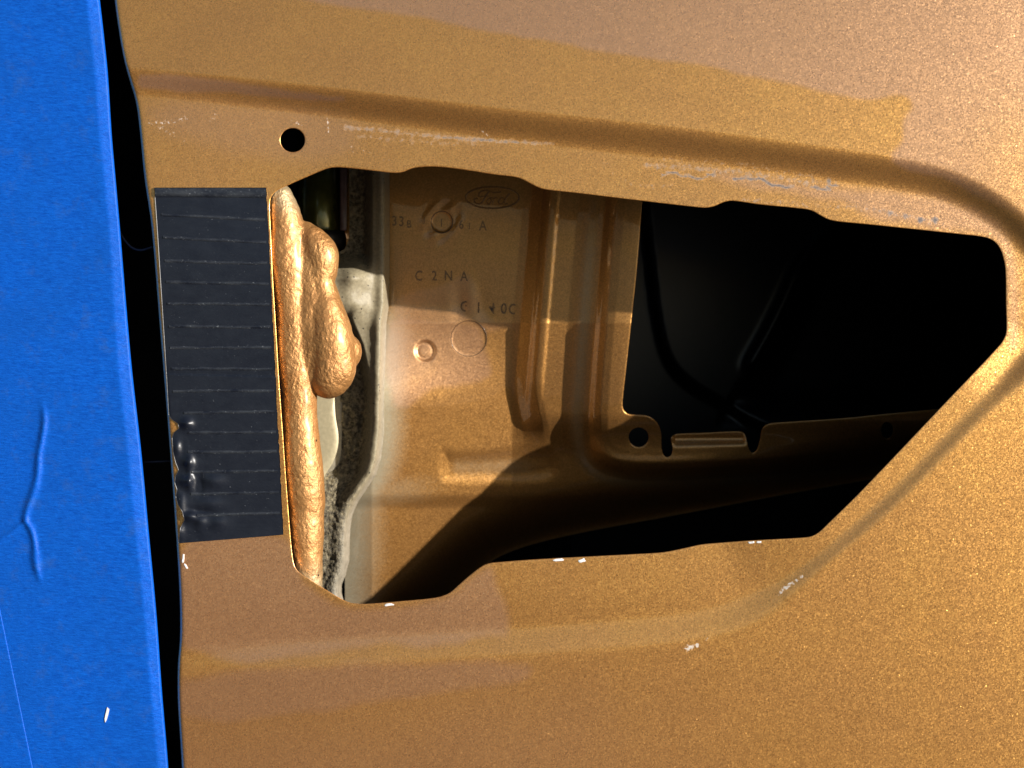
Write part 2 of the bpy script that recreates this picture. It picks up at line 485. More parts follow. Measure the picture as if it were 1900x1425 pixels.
def crepe():
    m, n, l, b = newmat('blue_crepe_masking_tape'); co = coords(n)
    fib = noise_t(n, l, vscale(n, l, co, (0.22, 1, 1.0)), 1500, 5, .7)
    fib2 = noise_t(n, l, vscale(n, l, co, (0.5, 1, 1)), 520, 4, .6)
    big = noise_t(n, l, co, 45, 4)
    c = mixc(n, l, ramp(n, l, fib, .3, .75), (0.0006, 0.060, 0.39), (0.004, 0.130, 0.66))
    c = mixc(n, l, ramp(n, l, big, .35, .8, 0, .5), c, (0.004, 0.075, 0.37))
    sm = ramp(n, l, noise_t(n, l, co, 150, 5, .7), .54, .76, 0, .5)
    c = mixc(n, l, sm, c, (0.03, 0.10, 0.33))
    l.new(c, b.inputs['Base Color'])
    b.inputs['Roughness'].default_value = .42
    b.inputs['Specular IOR Level'].default_value = .2
    bp = n.new('ShaderNodeBump'); bp.inputs['Strength'].default_value = .6; bp.inputs['Distance'].default_value = .0004
    l.new(mth(n, l, 'ADD', fib, mth(n, l, 'MULTIPLY', fib2, .7)), bp.inputs['Height']); l.new(bp.outputs[0], b.inputs['Normal'])
    return m
M['blue'] = crepe()

def black_tape(name, dusty, top=(0.011, 0.014, 0.022)):
    m, n, l, b = newmat(name); co = coords(n)
    d1 = noise_t(n, l, vscale(n, l, co, (.5, 1, 1)), 260, 5, .7)
    spk = noise_t(n, l, co, 1300, 3, .7)
    c = mixc(n, l, ramp(n, l, d1, .35, .75), (0.006, 0.008, 0.015), top)
    c = mixc(n, l, ramp(n, l, spk, .68 - dusty * .2, .80 - dusty * .12, 0, .6), c, (0.30, 0.32, 0.34))
    l.new(c, b.inputs['Base Color']); b.inputs['Roughness'].default_value = .36
    bp = n.new('ShaderNodeBump'); bp.inputs['Strength'].default_value = .3; bp.inputs['Distance'].default_value = .0002
    l.new(noise_t(n, l, vscale(n, l, co, (.6, 1, 1)), 1100, 4), bp.inputs['Height']); l.new(bp.outputs[0], b.inputs['Normal'])
    return m
M['btape'] = black_tape('black_vinyl_tape', 0.0)
M['bridge'] = black_tape('dusty_black_vinyl_fold', 0.35, (0.042, 0.047, 0.055))

# ------------------------------------------------------------------ outlines read off the photograph
APER = spline([(499, 378), (503, 363), (514, 352), (534, 342), (575, 324), (604, 312), (618, 309), (638, 309), (701, 316), (728, 319), (746, 318),
    (764, 311), (784, 308), (815, 308), (859, 313), (922, 323), (950, 326), (967, 330), (985, 339), (1001, 347), (1018, 351), (1064, 356), (1189, 371),
    (1284, 382), (1309, 384), (1325, 381), (1341, 374), (1358, 371), (1410, 378), (1490, 386), (1508, 390), (1522, 398), (1538, 406), (1560, 410),
    (1612, 415), (1781, 433), (1823, 438), (1841, 444), (1854, 456), (1862, 474), (1867, 500), (1868, 560), (1869, 608), (1867, 622), (1857, 640),
    (1755, 748), (1600, 911), (1540, 970), (1521, 988), (1507, 996), (1490, 999), (1400, 1004), (1331, 1009), (1300, 1012), (1268, 1019), (1232, 1026),
    (1190, 1029), (1000, 1039), (922, 1045), (907, 1047), (894, 1053), (873, 1069), (850, 1089), (836, 1101), (820, 1108), (800, 1112), (735, 1118),
    (680, 1122), (656, 1121), (639, 1116), (606, 1097), (568, 1073), (553, 1062), (545, 1050), (541, 1030), (537, 990), (530, 900), (523, 800),
    (516, 700), (510, 600), (505, 520), (502, 450)], 4, True)
th = np.linspace(0, 2 * math.pi, 33)[:-1]
HOLE = np.stack([543 + 24.5 * np.cos(th), 260 + 24 * np.sin(th)], 1)
CREASE = spline([(120, 140), (260, 152), (420, 168), (600, 188), (760, 208), (942, 231), (1284, 270), (1560, 307), (1690, 328), (1763, 347), (1832, 381),
    (1895, 430), (1940, 490), (1958, 560), (1945, 630), (1900, 682), (1786, 796), (1646, 937), (1523, 1042), (1470, 1084), (1420, 1118), (1360, 1145),
    (1290, 1161), (1200, 1172), (1000, 1188), (700, 1206), (340, 1228), (120, 1242)], 4, False)
LEFT = spline([(207, -420), (210, -150), (216, -10), (225, 60), (234, 110), (243, 145), (256, 190), (263, 240), (272, 330), (285, 420), (300, 600), (318, 820), (330, 985),
    (337, 1100), (338, 1180), (334, 1235), (334, 1300), (340, 1400), (348, 1550), (356, 1850)], 6)
def left_x(y): return np.interp(y, LEFT[:, 1], LEFT[:, 0]) - 4
RDEEP = 20.0                # how far the frame round the opening is pressed in

def skin_depth(P):
    x, y = P[:, 0], P[:, 1]
    d, cp, sd = nearest(P, CREASE)
    s = d * sd                             # + inside the frame
    # width of the pressed wall varies along the crease
    cx, cy = cp[:, 0], cp[:, 1]
    diag = sstep(cx, 1380, 1560) * sstep(cy, 640, 760)
    wid = 29 + 4 * sstep(cx, 500, 1300) * (cy < 600) - 10 * diag + 6 * (cy > 1100) * (1 - diag)
    left = sstep(cx, 230, 620)             # shallower at the left
    hgt = RDEEP * (0.42 + 0.58 * left) * (1 + .4 * (1 - sstep(y, 330, 520)) - .42 * sstep(y, 930, 1140)) * (1 - .66 * diag)
    dep = hgt * sstep(s, -wid, wid)
    # a small proud bead along the diagonal crease
    dep -= 0.5 * diag * bump(s, -8, 9)
    # gentle crown of the skin
    dep += 8.0 * ((y - 650) / 900) ** 2 + 6.0 * ((x - 1100) / 1000) ** 2
    # rolled left edge
    e = x - left_x(y); R = 8.0
    t = np.clip(R - e, 0, R)
    dep += R - np.sqrt(np.maximum(R * R - t * t, 0))
    dep += 0.8 * (vnoise(x, y, 240, 3, 2) - .5)
    return dep

# ------------------------------------------------------------------ the car body: outer skin
body = empty('car_body', (0, 0, Z0 - 0.28), 'bronze gold metallic car body panel with a large odd-shaped opening', 'car panel')

ys = np.concatenate([np.arange(-420, -20, 20.0), np.arange(-20, 1450, 4.0), np.arange(1450, 1860, 20.0)])
xi = np.concatenate([np.linspace(0, 24, 10)[:-1], np.arange(24, 1720, 4.0), np.arange(1720, 2200, 20.0)])
Xg = left_x(ys)[:, None] + xi[None, :] * ((1950 - left_x(ys)) / 1700)[:, None]
Yg = np.repeat(ys[:, None], len(xi), 1)
P, F, rim = cut_grid(Xg, Yg, [APER, HOLE])
d = skin_depth(P)
P2, d2, F2, used, ns = rim_lip(P, F, d, rim, [APER, HOLE], 1.7, 5.0)

def skin_attrs(P):
    x, y = P[:, 0], P[:, 1]
    jit = 14 * (vnoise(x, y, 60, 5, 3) - .5)
    Pj = np.stack([x + jit, y + jit], 1)
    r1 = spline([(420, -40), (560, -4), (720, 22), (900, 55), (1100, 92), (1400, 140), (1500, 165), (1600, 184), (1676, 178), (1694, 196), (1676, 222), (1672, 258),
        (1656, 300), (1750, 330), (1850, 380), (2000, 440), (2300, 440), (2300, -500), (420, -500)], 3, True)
    res = soft_in(Pj, r1, 6) * (0.85 - .5 * sstep(x, 1700, 1950) * sstep(y, 100, 350))  # pinkish reflections of the sky, painted as tint patches
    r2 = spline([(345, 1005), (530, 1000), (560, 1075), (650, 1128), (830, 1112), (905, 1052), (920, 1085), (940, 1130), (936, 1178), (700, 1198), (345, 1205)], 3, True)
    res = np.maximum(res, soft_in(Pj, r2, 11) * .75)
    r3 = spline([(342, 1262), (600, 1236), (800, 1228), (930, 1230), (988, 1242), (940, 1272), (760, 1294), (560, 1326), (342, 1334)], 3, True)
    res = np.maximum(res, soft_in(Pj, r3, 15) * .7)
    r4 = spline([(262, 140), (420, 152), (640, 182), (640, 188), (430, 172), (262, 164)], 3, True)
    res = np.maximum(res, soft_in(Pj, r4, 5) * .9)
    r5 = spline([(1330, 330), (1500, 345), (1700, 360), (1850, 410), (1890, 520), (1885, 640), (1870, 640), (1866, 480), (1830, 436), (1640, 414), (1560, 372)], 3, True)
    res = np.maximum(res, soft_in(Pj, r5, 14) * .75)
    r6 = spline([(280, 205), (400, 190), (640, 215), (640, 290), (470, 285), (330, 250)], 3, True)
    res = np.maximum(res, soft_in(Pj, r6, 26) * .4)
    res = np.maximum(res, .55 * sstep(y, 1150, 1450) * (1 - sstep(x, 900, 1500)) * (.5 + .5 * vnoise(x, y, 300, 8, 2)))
    # scuffs and glue marks
    sc = np.zeros(len(P))
    def streak(pts, w, a):
        nonlocal sc
        dd, _, _ = nearest(P, spline(pts, 4)); sc = np.maximum(sc, a * np.exp(-(dd / w) ** 2))
    streak([(640, 236), (720, 243), (800, 252), (880, 258), (960, 263), (1025, 267)], 8, .56)
    streak([(800, 253), (880, 259), (960, 264)], 4, .70)
    streak([(650, 250), (760, 262), (905, 266)], 13, .44)
    wig = [(a, 316 + (a - 1200) * .098 + 4 * math.sin(a * .031) + 3 * math.sin(a * .083 + 1) + 2.5 * math.sin(a * .19)) for a in range(1230, 1560, 12)]
    streak(wig[:9], 4.5, .74); streak(wig[11:21], 4.5, .78); streak(wig[23:], 4.5, .72)
    streak([(1200, 308), (1290, 312), (1360, 320), (1420, 326), (1480, 336), (1540, 348)], 12, .50)
    streak([(1230, 296), (1330, 302), (1450, 318), (1560, 342)], 14, .42)
    streak([(1380, 370), (1500, 380), (1640, 392), (1760, 420)], 12, .44)
    streak([(1120, 300), (1160, 340), (1260, 345)], 14, .38)
    for cx, cy, r, a in ((1537, 335, 9, .80), (1540, 352, 7, .55), (1652, 396, 9, .76), (1680, 401, 8, .72), (1708, 408, 10, .80), (1735, 408, 10, .80), (1762, 424, 8, .55),
                         (1746, 372, 6, .5), (1225, 330, 6, .5), (1710, 388, 5, .5), (1600, 375, 12, .42)):
        sc = np.maximum(sc, a * np.exp(-((x - cx) ** 2 + (y - cy) ** 2) / r ** 2))
    # light dusty rub marks
    ch = np.zeros(len(P))
    def rub(pts, w, a):
        nonlocal ch
        dd, _, _ = nearest(P, spline(pts, 4)); ch = np.maximum(ch, a * np.exp(-(dd / w) ** 2))
    rub([(278, 228), (310, 226), (345, 219)], 8, .5); rub([(392, 224), (400, 214)], 8, .52); rub([(290, 236), (350, 262)], 12, .40)
    rub([(545, 224), (560, 228)], 8, .5); rub([(607, 205), (611, 262)], 5, .5); rub([(640, 268), (720, 292)], 20, .36)
    rub([(892, 243), (905, 250)], 6, .5)
    rub([(1446, 1100), (1470, 1082), (1488, 1070)], 7, .57); rub([(1430, 1112), (1450, 1100)], 7, .5)
    rub([(1500, 1060), (1600, 975), (1700, 880), (1900, 682)], 4, .38)
    rub([(1272, 1204), (1296, 1196)], 8, .62); rub([(1300, 1190), (1320, 1180)], 6, .45)
    rub([(1866, 540), (1867, 580)], 3, .5)
    return dict(residue=res, scuff=sc, chip=ch)
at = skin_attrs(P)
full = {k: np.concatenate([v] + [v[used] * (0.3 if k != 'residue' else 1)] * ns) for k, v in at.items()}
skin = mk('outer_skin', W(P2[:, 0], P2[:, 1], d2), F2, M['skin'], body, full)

# the left return flange of the skin, running back into the gap
yy = np.arange(-420, 1860, 6.0); prof = [(0, 8), (0.5, 22), (1.5, 60), (3, 130)]
V = []; 
base = skin_depth(np.stack([left_x(yy), yy], 1)) - 8
for o, b in prof: V.append(W(left_x(yy) + o, yy, base + b))
V = np.concatenate(V); n = len(yy); i = np.arange(n * len(prof)).reshape(len(prof), n)
Fq = np.stack([i[:-1, :-1], i[1:, :-1], i[1:, 1:], i[:-1, 1:]], -1).reshape(-1, 4)
mk('edge_flange', V, Fq, M['stamp'], body)

# paint chips along the lower rim
def chip(cx, cy, ww, hh, rot, seed, thick=0.9, hollow=False):
    r = random.Random(seed); n = 12; c, s = math.cos(rot), math.sin(rot)
    ring = []
    for k in range(n):
        t = 2 * math.pi * k / n
        rr = 1 + r.uniform(-.28, .2)
        a, b = math.copysign(abs(math.cos(t)) ** .6, math.cos(t)) * ww / 2 * rr, math.copysign(abs(math.sin(t)) ** .6, math.sin(t)) * hh / 2 * rr
        ring.append((cx + a * c - b * s, cy + a * s + b * c))
    ring = np.array(ring)
    dd = skin_depth(ring)
    V = np.concatenate([W(ring[:, 0], ring[:, 1], dd + .5), W(ring[:, 0], ring[:, 1], dd - thick * .7),
        W(cx + (ring[:, 0] - cx) * .7, cy + (ring[:, 1] - cy) * .7, skin_depth(ring) - thick)])
    F = [[k, (k + 1) % n, n + (k + 1) % n, n + k][::-1] for k in range(n)] + [[n + k, n + (k + 1) % n, 2 * n + (k + 1) % n, 2 * n + k][::-1] for k in range(n)] + [[2 * n + k for k in range(n)]]
    return mk('paint_chip', V, F, M['chip'], body, smooth=False)
for k, c in enumerate([(1036, 1039, 19, 5, -.06), (1080, 1040, 13, 7, -.3), (722, 1122, 16, 5, -.08), (1394, 1006.5, 13, 4, -.06), (1409, 1006, 9, 4.5, -.06), (340, 1036, 4, 15, .12), (345, 1051, 3.5, 12, -.5)]):
    chip(*c, seed=k)

# ------------------------------------------------------------------ the pressed inner panel
FL = spline([(1132, 200), (1122, 320), (1111, 450), (1098, 600), (1088, 730), (1086, 790), (1093, 832), (1112, 860), (1146, 875), (1200, 880), (1400, 872), (1640, 852), (1900, 826)], 5)
OPEN = spline([(1196, 285), (1190, 372), (1184, 450), (1178, 520), (1169, 600), (1159, 690), (1154, 735), (1153, 752), (1157, 764), (1166, 770), (1180, 771), (1200, 773), (1214, 781),
    (1222, 794), (1225, 808), (1226, 832), (1230, 845), (1238, 850), (1246, 846), (1250, 836), (1248, 822), (1247, 812), (1254, 807), (1300, 805), (1372, 802), (1380, 806), (1384, 818), (1387, 832),
    (1393, 841), (1400, 841), (1407, 833), (1412, 815), (1416, 797), (1424, 789), (1440, 786), (1560, 778), (1640, 770), (1780, 757), (1900, 745), (1900, 500), (1900, 285)], 4, True)
RH = np.stack([1185 + 20.5 * np.cos(th), 811 + 20 * np.sin(th)], 1)
RH2 = np.stack([1646 + 13 * np.cos(th), 798 + 17 * np.sin(th)], 1)

GAP = spline([(770, 1186), (830, 1118), (872, 1074), (928, 1030), (1040, 995), (1250, 955), (1500, 908), (1790, 862), (1860, 870), (1860, 1186)], 4, True)
HOLES = [OPEN, RH, RH2, GAP]
def inner_depth(P):
    x, y = P[:, 0], P[:, 1]
    d = 404 + np.where(y < 600, (y - 600) * .07, (y - 600) * .38) - .34 * np.clip(950 - x, 0, 260) * sstep(y, 560, 760)
    xp = x + .085 * (y - 590)
    # upright channel: one step towards the camera
    xw = xp - 26 * sstep(y, 700, 830)
    a = np.interp(xw, [952, 966, 986, 1004, 1014, 1060], [0, 4, 19, 31, 34, 34])
    endm = 1 - sstep(y, 765, 850)
    d = d - a * endm
    # a raised bead running down the channel wall
    d -= 5.0 * np.sqrt(np.maximum(1 - ((xp - 1004) / 15) ** 2, 0)) * (1 - sstep(y, 690, 780))
    # flange and rail: second step
    dd, cp, sd = nearest(P, FL); s = -dd * sd
    b = .85 * np.interp(s, [-44, -34, -22, -4, 6, 16, 28, 42, 60, 120], [0, 4, 11, 16, 22, 36, 47, 53, 55, 56])
    low = sstep(y, 800, 870)
    b2 = np.interp(s, [-26, -12, 0, 10, 22, 60], [0, 6, 28, 50, 70, 78])
    d = d - (b * (1 - low) + b2 * low + 14 * sstep(s, -6, 30) * low * 0)
    # the shelf under the crease, then the fall-away at the bottom right
    d += 10 * sstep(y, 915, 945) * (1 - sstep(s, -60, -10))
    df, _, _ = nearest(P, GAP, True)
    d += 170 * (1 - sstep(df, 0, 105)) ** 1.8
    # pressed pocket
    pk = spline([(826, 842), (838, 848), (900, 846), (1010, 838), (1030, 870), (1000, 886), (900, 888), (840, 888), (826, 884)], 3, True)
    d += 6.5 * soft_in(P, pk, 15)
    # dimples
    q = np.hypot(x - 789, y - 651); d += 6 * (1 - sstep(q, 15, 21)) - 1.5 * (1 - sstep(q, 8, 16))
    q = np.hypot(x - 870, y - 628); d += 1.2 * (1 - sstep(q, 30, 34))
    q = np.hypot(x - 820, y - 412); d += 2.4 * (1 - sstep(q, 17, 21)) + 1.2 * bump(q, 30, 9) * np.sin(x * .18 + y * .11)
    d += 2.0 * bump(np.hypot(x - 862, y - 560), 0, 34) * np.sin(x * .12)
    d += .45 * np.maximum(y - 780, 0) * sstep(x, 1400, 1620)
    # folded-back lip of the tongue between the two notches
    tl = sstep(x, 1243, 1254) * (1 - sstep(x, 1378, 1388)) * (1 - sstep(y, 812, 832 - .03 * (x - 1250)))
    d += 18 * tl * (y < 860)
    d += 1.6 * (vnoise(x, y, 160, 12, 2) - .5)
    return d

ys = np.arange(255, 1190, 2.5); xs = np.concatenate([np.arange(640, 1450, 2.5), np.arange(1450, 1900, 4.0)])
Xg, Yg = np.meshgrid(xs, ys)
P, F, rim = cut_grid(Xg, Yg, HOLES)
d = inner_depth(P)
P2, d2, F2, used, ns = rim_lip(P, F, d, rim, HOLES, 2.0, 3.0, 3)
x, y = P[:, 0], P[:, 1]
xr_y = [300, 560, 700, 800, 850, 890, 920, 950, 980, 1040, 1070, 1120]
xr_x = [722, 724, 716, 713, 706, 692, 672, 655, 649, 648, 640, 640]
edge = np.interp(y, xr_y, xr_x)
fade = (1 - sstep(x - edge, 0, 62 + 30 * sstep(y, 850, 1000))) * sstep(y, 520, 640)
fade = np.maximum(fade, .45 * (1 - sstep(np.abs(y - 915 + .1 * (x - 700)), 6, 40)) * (1 - sstep(x, 720, 860)))
fade = np.maximum(fade, .35 * bump(y, 866, 16) * sstep(x, 830, 850) * (1 - sstep(x, 950, 1020)))
dd, _, sd = nearest(P, FL)
fade = np.maximum(fade, .42 * bump(-dd * sd, -16, 13) * sstep(y, 300, 500))
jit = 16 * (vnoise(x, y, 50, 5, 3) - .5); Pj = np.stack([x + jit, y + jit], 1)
res = soft_in(Pj, spline([(725, 600), (800, 592), (880, 600), (902, 650), (905, 696), (850, 712), (800, 726), (752, 752), (728, 746)], 3, True), 9)  # sky reflections on the inner panel, painted as a pinkish tint
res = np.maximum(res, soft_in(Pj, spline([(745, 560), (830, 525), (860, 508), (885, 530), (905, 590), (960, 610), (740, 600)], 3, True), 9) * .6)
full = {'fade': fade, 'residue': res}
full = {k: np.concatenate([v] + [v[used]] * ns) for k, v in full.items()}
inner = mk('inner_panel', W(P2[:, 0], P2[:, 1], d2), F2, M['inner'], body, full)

# stampings on the inner panel
def on_inner(pts, lift):
    pts = np.asarray(pts, float); return W(pts[:, 0], pts[:, 1], inner_depth(pts) - lift)

def ring(cx, cy, rx, ry, r, name, lift=0.0):
    t = np.linspace(0, 2 * math.pi, 49)
    p = on_inner(np.stack([cx + rx * np.cos(t), cy + ry * np.sin(t)], 1), lift)
    v, f = tube(p, r * U * 1.15, 6, False); return v, f
eo = ring(913.5, 366.5, 49.5, 20, 1.5, '')
EM = lambda L: np.array([(840 + a / 11.875, 330 + b / 11.875) for a, b in L])
strokes = [
    ([(575, 385), (590, 330), (650, 290), (730, 272), (810, 290), (900, 322), (1000, 318), (1065, 300)], 1.25),
    ([(800, 300), (745, 370), (705, 440), (660, 520), (600, 570), (530, 570), (480, 535), (480, 480), (520, 450), (550, 470)], 1.35),
    ([(555, 395), (600, 415), (680, 408), (790, 400)], 1.0),
    ([(815, 440), (770, 480), (755, 540), (785, 580), (830, 550), (850, 490), (825, 440), (870, 450)], 1.1),
    ([(885, 440), (905, 470), (885, 540), (875, 590)], 1.1), ([(895, 490), (930, 445), (970, 440), (985, 465)], 1.1),
    ([(1120, 445), (1060, 450), (1015, 500), (1015, 560), (1060, 580), (1110, 545), (1140, 490), (1120, 445)], 1.15),
    ([(1250, 340), (1205, 400), (1165, 470), (1143, 540), (1163, 580), (1210, 560)], 1.2)]
parts = [eo]; top = [ring(913.5, 366.5, 49.5, 20, .75, '', 1.0)]
for pts, r in strokes:
    p = spline(EM(pts), 5); parts.append(tube(on_inner(p, .2), r * 1.1 * U, 6)); top.append(tube(on_inner(p, 1.1), r * .55 * U, 6))
v, f = merge(parts + top); nf = sum(len(q[1]) for q in parts)
em = mk('emblem', v, f, M['groove'], inner, mat2=M['stamp'], split=nf); em['label'] = 'embossed oval script emblem stamped into the metal'

def glyph(ch, offset):
    cu = bpy.data.curves.new('letter', 'FONT'); cu.body = ch; cu.size = 1.0; cu.extrude = .5; cu.align_x = 'CENTER'
    cu.resolution_u = 3; cu.offset = offset
    to = bpy.data.objects.new('letter', cu)
    me = bpy.data.meshes.new_from_object(to)
    v = np.array([x.co[:] for x in me.vertices]); f = [list(p.vertices) for p in me.polygons]
    bpy.data.objects.remove(to); bpy.data.meshes.remove(me); bpy.data.curves.remove(cu)
    return v, f
def letter(ch, cx, cy, size, rot=0.0, flip=False, narrow=.8, lift=.9):
    pts = []
    for offset, lf in ((.006, lift * .6), (-.034, lift * 1.5)):
        v, f = glyph(ch, offset)
        yv = v[:, 1] - .36
        if flip: yv = -yv; f = [q[::-1] for q in f]
        xx, yy = v[:, 0] * size * narrow, -yv * size
        c, s_ = math.cos(rot), math.sin(rot)
        p = np.stack([cx + xx * c - yy * s_, cy + xx * s_ + yy * c], 1)
        z = np.where(v[:, 2] > 0, lf, -1.0)
        pts.append((W(p[:, 0], p[:, 1], inner_depth(A(cx, cy)[None])[0] + (p[:, 1] - cy) * .07 - z), f))
    v, f = merge(pts)
    mk('stamped_character', v, f, M['groove'], inner, smooth=False, mat2=M['stamp'], split=len(pts[0][1]))
for ch, cx, cy, sz in (('3', 732, 409, 26), ('3', 745, 410, 26), ('B', 759, 415, 20), ('J', 787, 407, 14), ('6', 856, 416, 23), ('1', 871, 419, 17), ('A', 896, 418, 26),
                       ('C', 777, 511, 26), ('2', 806, 511, 26), ('N', 832, 511, 26), ('A', 861, 512, 26)):
    letter(ch, cx, cy, sz)
for ch, cx, cy in (('G', 862, 569), ('1', 888, 571), ('4', 913, 573), ('0', 935, 573), ('O', 953, 574)):
    letter(ch, cx, cy, 28, .03, True, .85, 1.3)
letter('1', 819, 413, 22)
for c in ((820, 412, 20, 20, .9), (870, 628, 33, 33, .6)):
    v, f = ring(*c, ''); mk('stamped_ring', v, f, M['groove'], inner)

# black lining far behind the inner opening
ys = np.arange(200, 1250, 6.0); xs = np.arange(1060, 2060, 6.0)
Xg, Yg = np.meshgrid(xs, ys); P = np.stack([Xg.ravel(), Yg.ravel()], 1)
def liner_depth(P):
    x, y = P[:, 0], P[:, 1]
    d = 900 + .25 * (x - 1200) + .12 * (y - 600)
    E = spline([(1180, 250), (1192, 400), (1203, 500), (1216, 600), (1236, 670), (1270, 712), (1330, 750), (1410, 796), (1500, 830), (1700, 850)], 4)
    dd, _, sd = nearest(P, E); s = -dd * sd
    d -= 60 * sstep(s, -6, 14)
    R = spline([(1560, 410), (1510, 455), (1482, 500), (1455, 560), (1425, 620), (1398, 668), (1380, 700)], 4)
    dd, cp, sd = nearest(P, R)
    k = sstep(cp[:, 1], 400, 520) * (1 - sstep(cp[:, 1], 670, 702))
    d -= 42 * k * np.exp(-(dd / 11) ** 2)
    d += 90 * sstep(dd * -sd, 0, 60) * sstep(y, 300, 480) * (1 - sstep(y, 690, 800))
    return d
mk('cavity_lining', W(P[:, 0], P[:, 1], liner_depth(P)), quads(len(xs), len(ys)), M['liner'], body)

# closed black box behind the skin and the gap, added to block stray light
def box(x0, x1, y0, y1, d0, d1, skip=()):
    c = [(x0, y0), (x1, y0), (x1, y1), (x0, y1)]
    r = DC
    V = [((a - CX) * U, dd * U, Z0 - (b - CY) * U) for dd in (d0, d1) for a, b in c]
    F = {'back': [4, 5, 6, 7], 'top': [0, 1, 5, 4], 'right': [1, 2, 6, 5], 'bottom': [2, 3, 7, 6], 'left': [3, 0, 4, 7], 'front': [0, 3, 2, 1]}
    return V, [f for k, f in F.items() if k not in skip]
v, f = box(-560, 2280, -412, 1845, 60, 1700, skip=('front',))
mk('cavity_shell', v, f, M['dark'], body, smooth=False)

# ------------------------------------------------------------------ gold foam bead on the left of the opening
def blob_mesh(balls, voxel, name, smooth_it=6):
    bm = bmesh.new()
    for (px, py, dd, rx, ry, rz) in balls:
        c = W(px, py, dd); k = (DC + dd) / DC
        res = bmesh.ops.create_icosphere(bm, subdivisions=3, radius=1)
        for v in res['verts']:
            v.co = Vector((c[0] + v.co.x * rx * U * k, c[1] + v.co.y * rz * U * k, c[2] + v.co.z * ry * U * k))
    me = bpy.data.meshes.new('t'); bm.to_mesh(me); bm.free()
    o = bpy.data.objects.new('t', me); COL.objects.link(o)
    m = o.modifiers.new('r', 'REMESH'); m.mode = 'VOXEL'; m.voxel_size = voxel * U
    s = o.modifiers.new('s', 'SMOOTH'); s.iterations = smooth_it; s.factor = .6
    dg = bpy.context.evaluated_depsgraph_get(); dg.update()
    m2 = bpy.data.meshes.new_from_object(o.evaluated_get(dg))
    V = np.empty(len(m2.vertices) * 3); m2.vertices.foreach_get('co', V); V = V.reshape(-1, 3)
    N = np.empty(len(m2.vertices) * 3); m2.vertices.foreach_get('normal', N); N = N.reshape(-1, 3)
    F = [list(p.vertices) for p in m2.polygons]
    bpy.data.objects.remove(o); bpy.data.meshes.remove(me); bpy.data.meshes.remove(m2)
    return V, N, F
path = spline([(520, 366, 24), (526, 400, 30), (532, 450, 33), (537, 520, 34), (542, 600, 34), (548, 680, 34), (552, 740, 30.5), (556, 800, 31), (562, 880, 33), (566, 960, 32), (568, 1040, 29), (570, 1100, 25), (572, 1130, 24)], 8)
balls = []
for (a, b, r) in path:
    j = 1.5 * math.sin(b * .035)
    balls.append((a + j * .6, b, 62 + j + 4 * max(0, min(1, (b - 850) / 200)), r, r, r * .95))
for (a, b, r, c) in spline([(580, 444, 23, 56), (590, 466, 32, 60), (594, 492, 31, 60), (593, 521, 25, 58), (598, 552, 27, 58), (604, 590, 35, 58), (611, 635, 42, 58), (615, 682, 41, 58), (611, 699, 37, 58)], 8):
    balls.append((a, b, c + 9, r, r, r * .95))
for (a, b, r) in spline([(560, 440, 27), (567, 500, 33), (572, 560, 37), (579, 640, 42), (583, 690, 36)], 8): balls.append((a + 5, b, 75, r, r, r))
balls += [(646, 652, 82, 20, 27, 22)]
V, N, Fb = blob_mesh(balls, 3.0, 'foam', 14)
disp = np.empty(len(V))
for i, v in enumerate(V):
    q = Vector(v)
    disp[i] = mnoise.noise(q * 45) * 4.5 + mnoise.noise(q * 130) * 1.9 + mnoise.noise(q * 420) * .8
V = V + N * ((disp + 3.5) * U)[:, None]
pyv = CY - (V[:, 2] - Z0) / U; pxv = CX + V[:, 0] / U
fade = .8 * np.maximum(1 - sstep(pyv, 350, 410), sstep(pyv, 1030, 1110)) + .25 * sstep(pxv, 615, 655) * (pyv < 540)
foam = mk('foam_bead', V, Fb, M['foam_gold'], None, {'fade': np.clip(fade, 0, 1)})
tag(foam, 'lumpy gold-sprayed foam bead bulging along the left edge of the opening', 'foam bead')

# ------------------------------------------------------------------ rough grey foam behind it
vy = np.arange(292, 1150, 2.5); nu = 70
xr = np.interp(vy, [292, 400, 500, 545, 565, 600, 700, 800, 850, 880, 905, 930, 955, 980, 1000, 1040, 1065, 1085, 1100, 1125, 1150], [723, 723, 723, 722, 722, 717, 715, 713, 707, 698, 682, 665, 654, 650, 649, 648, 642, 634, 634, 640, 644])
xl = np.interp(vy, [292, 440, 462, 480, 560, 600, 740, 800, 850, 868, 890, 1000, 1150], [648, 648, 640, 605, 605, 618, 632, 630, 627, 608, 585, 585, 585])
uu = np.linspace(0, 1, nu)
X = xl[:, None] + (xr - xl)[:, None] * uu[None]; Y = np.repeat(vy[:, None], nu, 1)
mound = sstep(Y, 462, 520) * (1 - sstep(Y, 560, 625))
fromr = (xr[:, None] - X)
crest = 300 + 20 * sstep(Y, 620, 900)
h0 = np.interp(Y, [520, 590, 640, 720, 850], [30, 62, 40, 22, 22]); hollow = sstep(fromr, h0, h0 + 20) * (1 - mound)
upper = 1 - sstep(Y, 470, 520)
lowr = sstep(Y, 850, 960)
D = crest - 10 * bump(fromr, 15, 11) + (44 + 6 * upper) * hollow * (1 - .85 * lowr)
D += -38 * mound * sstep(fromr, 10, 80) - 14 * bump(np.hypot(X - 656, (Y - 508) * 1.1), 0, 24)
D += 95 * (1 - sstep(fromr, -2, 13)) ** 1.5
D += -12 * lowr * sstep(fromr, 0, 40) + 30 * sstep(Y, 1080, 1120) * (1 - sstep(fromr, 10, 30)) * 0
ro = np.clip(hollow + lowr * sstep(fromr, 4, 16), 0, 1) * (1 - .9 * mound)
rn = (vnoise(X, Y, 11, 21, 4) - .5); rn2 = (vnoise(X * 1.0, Y, 5, 22, 2) - .5)
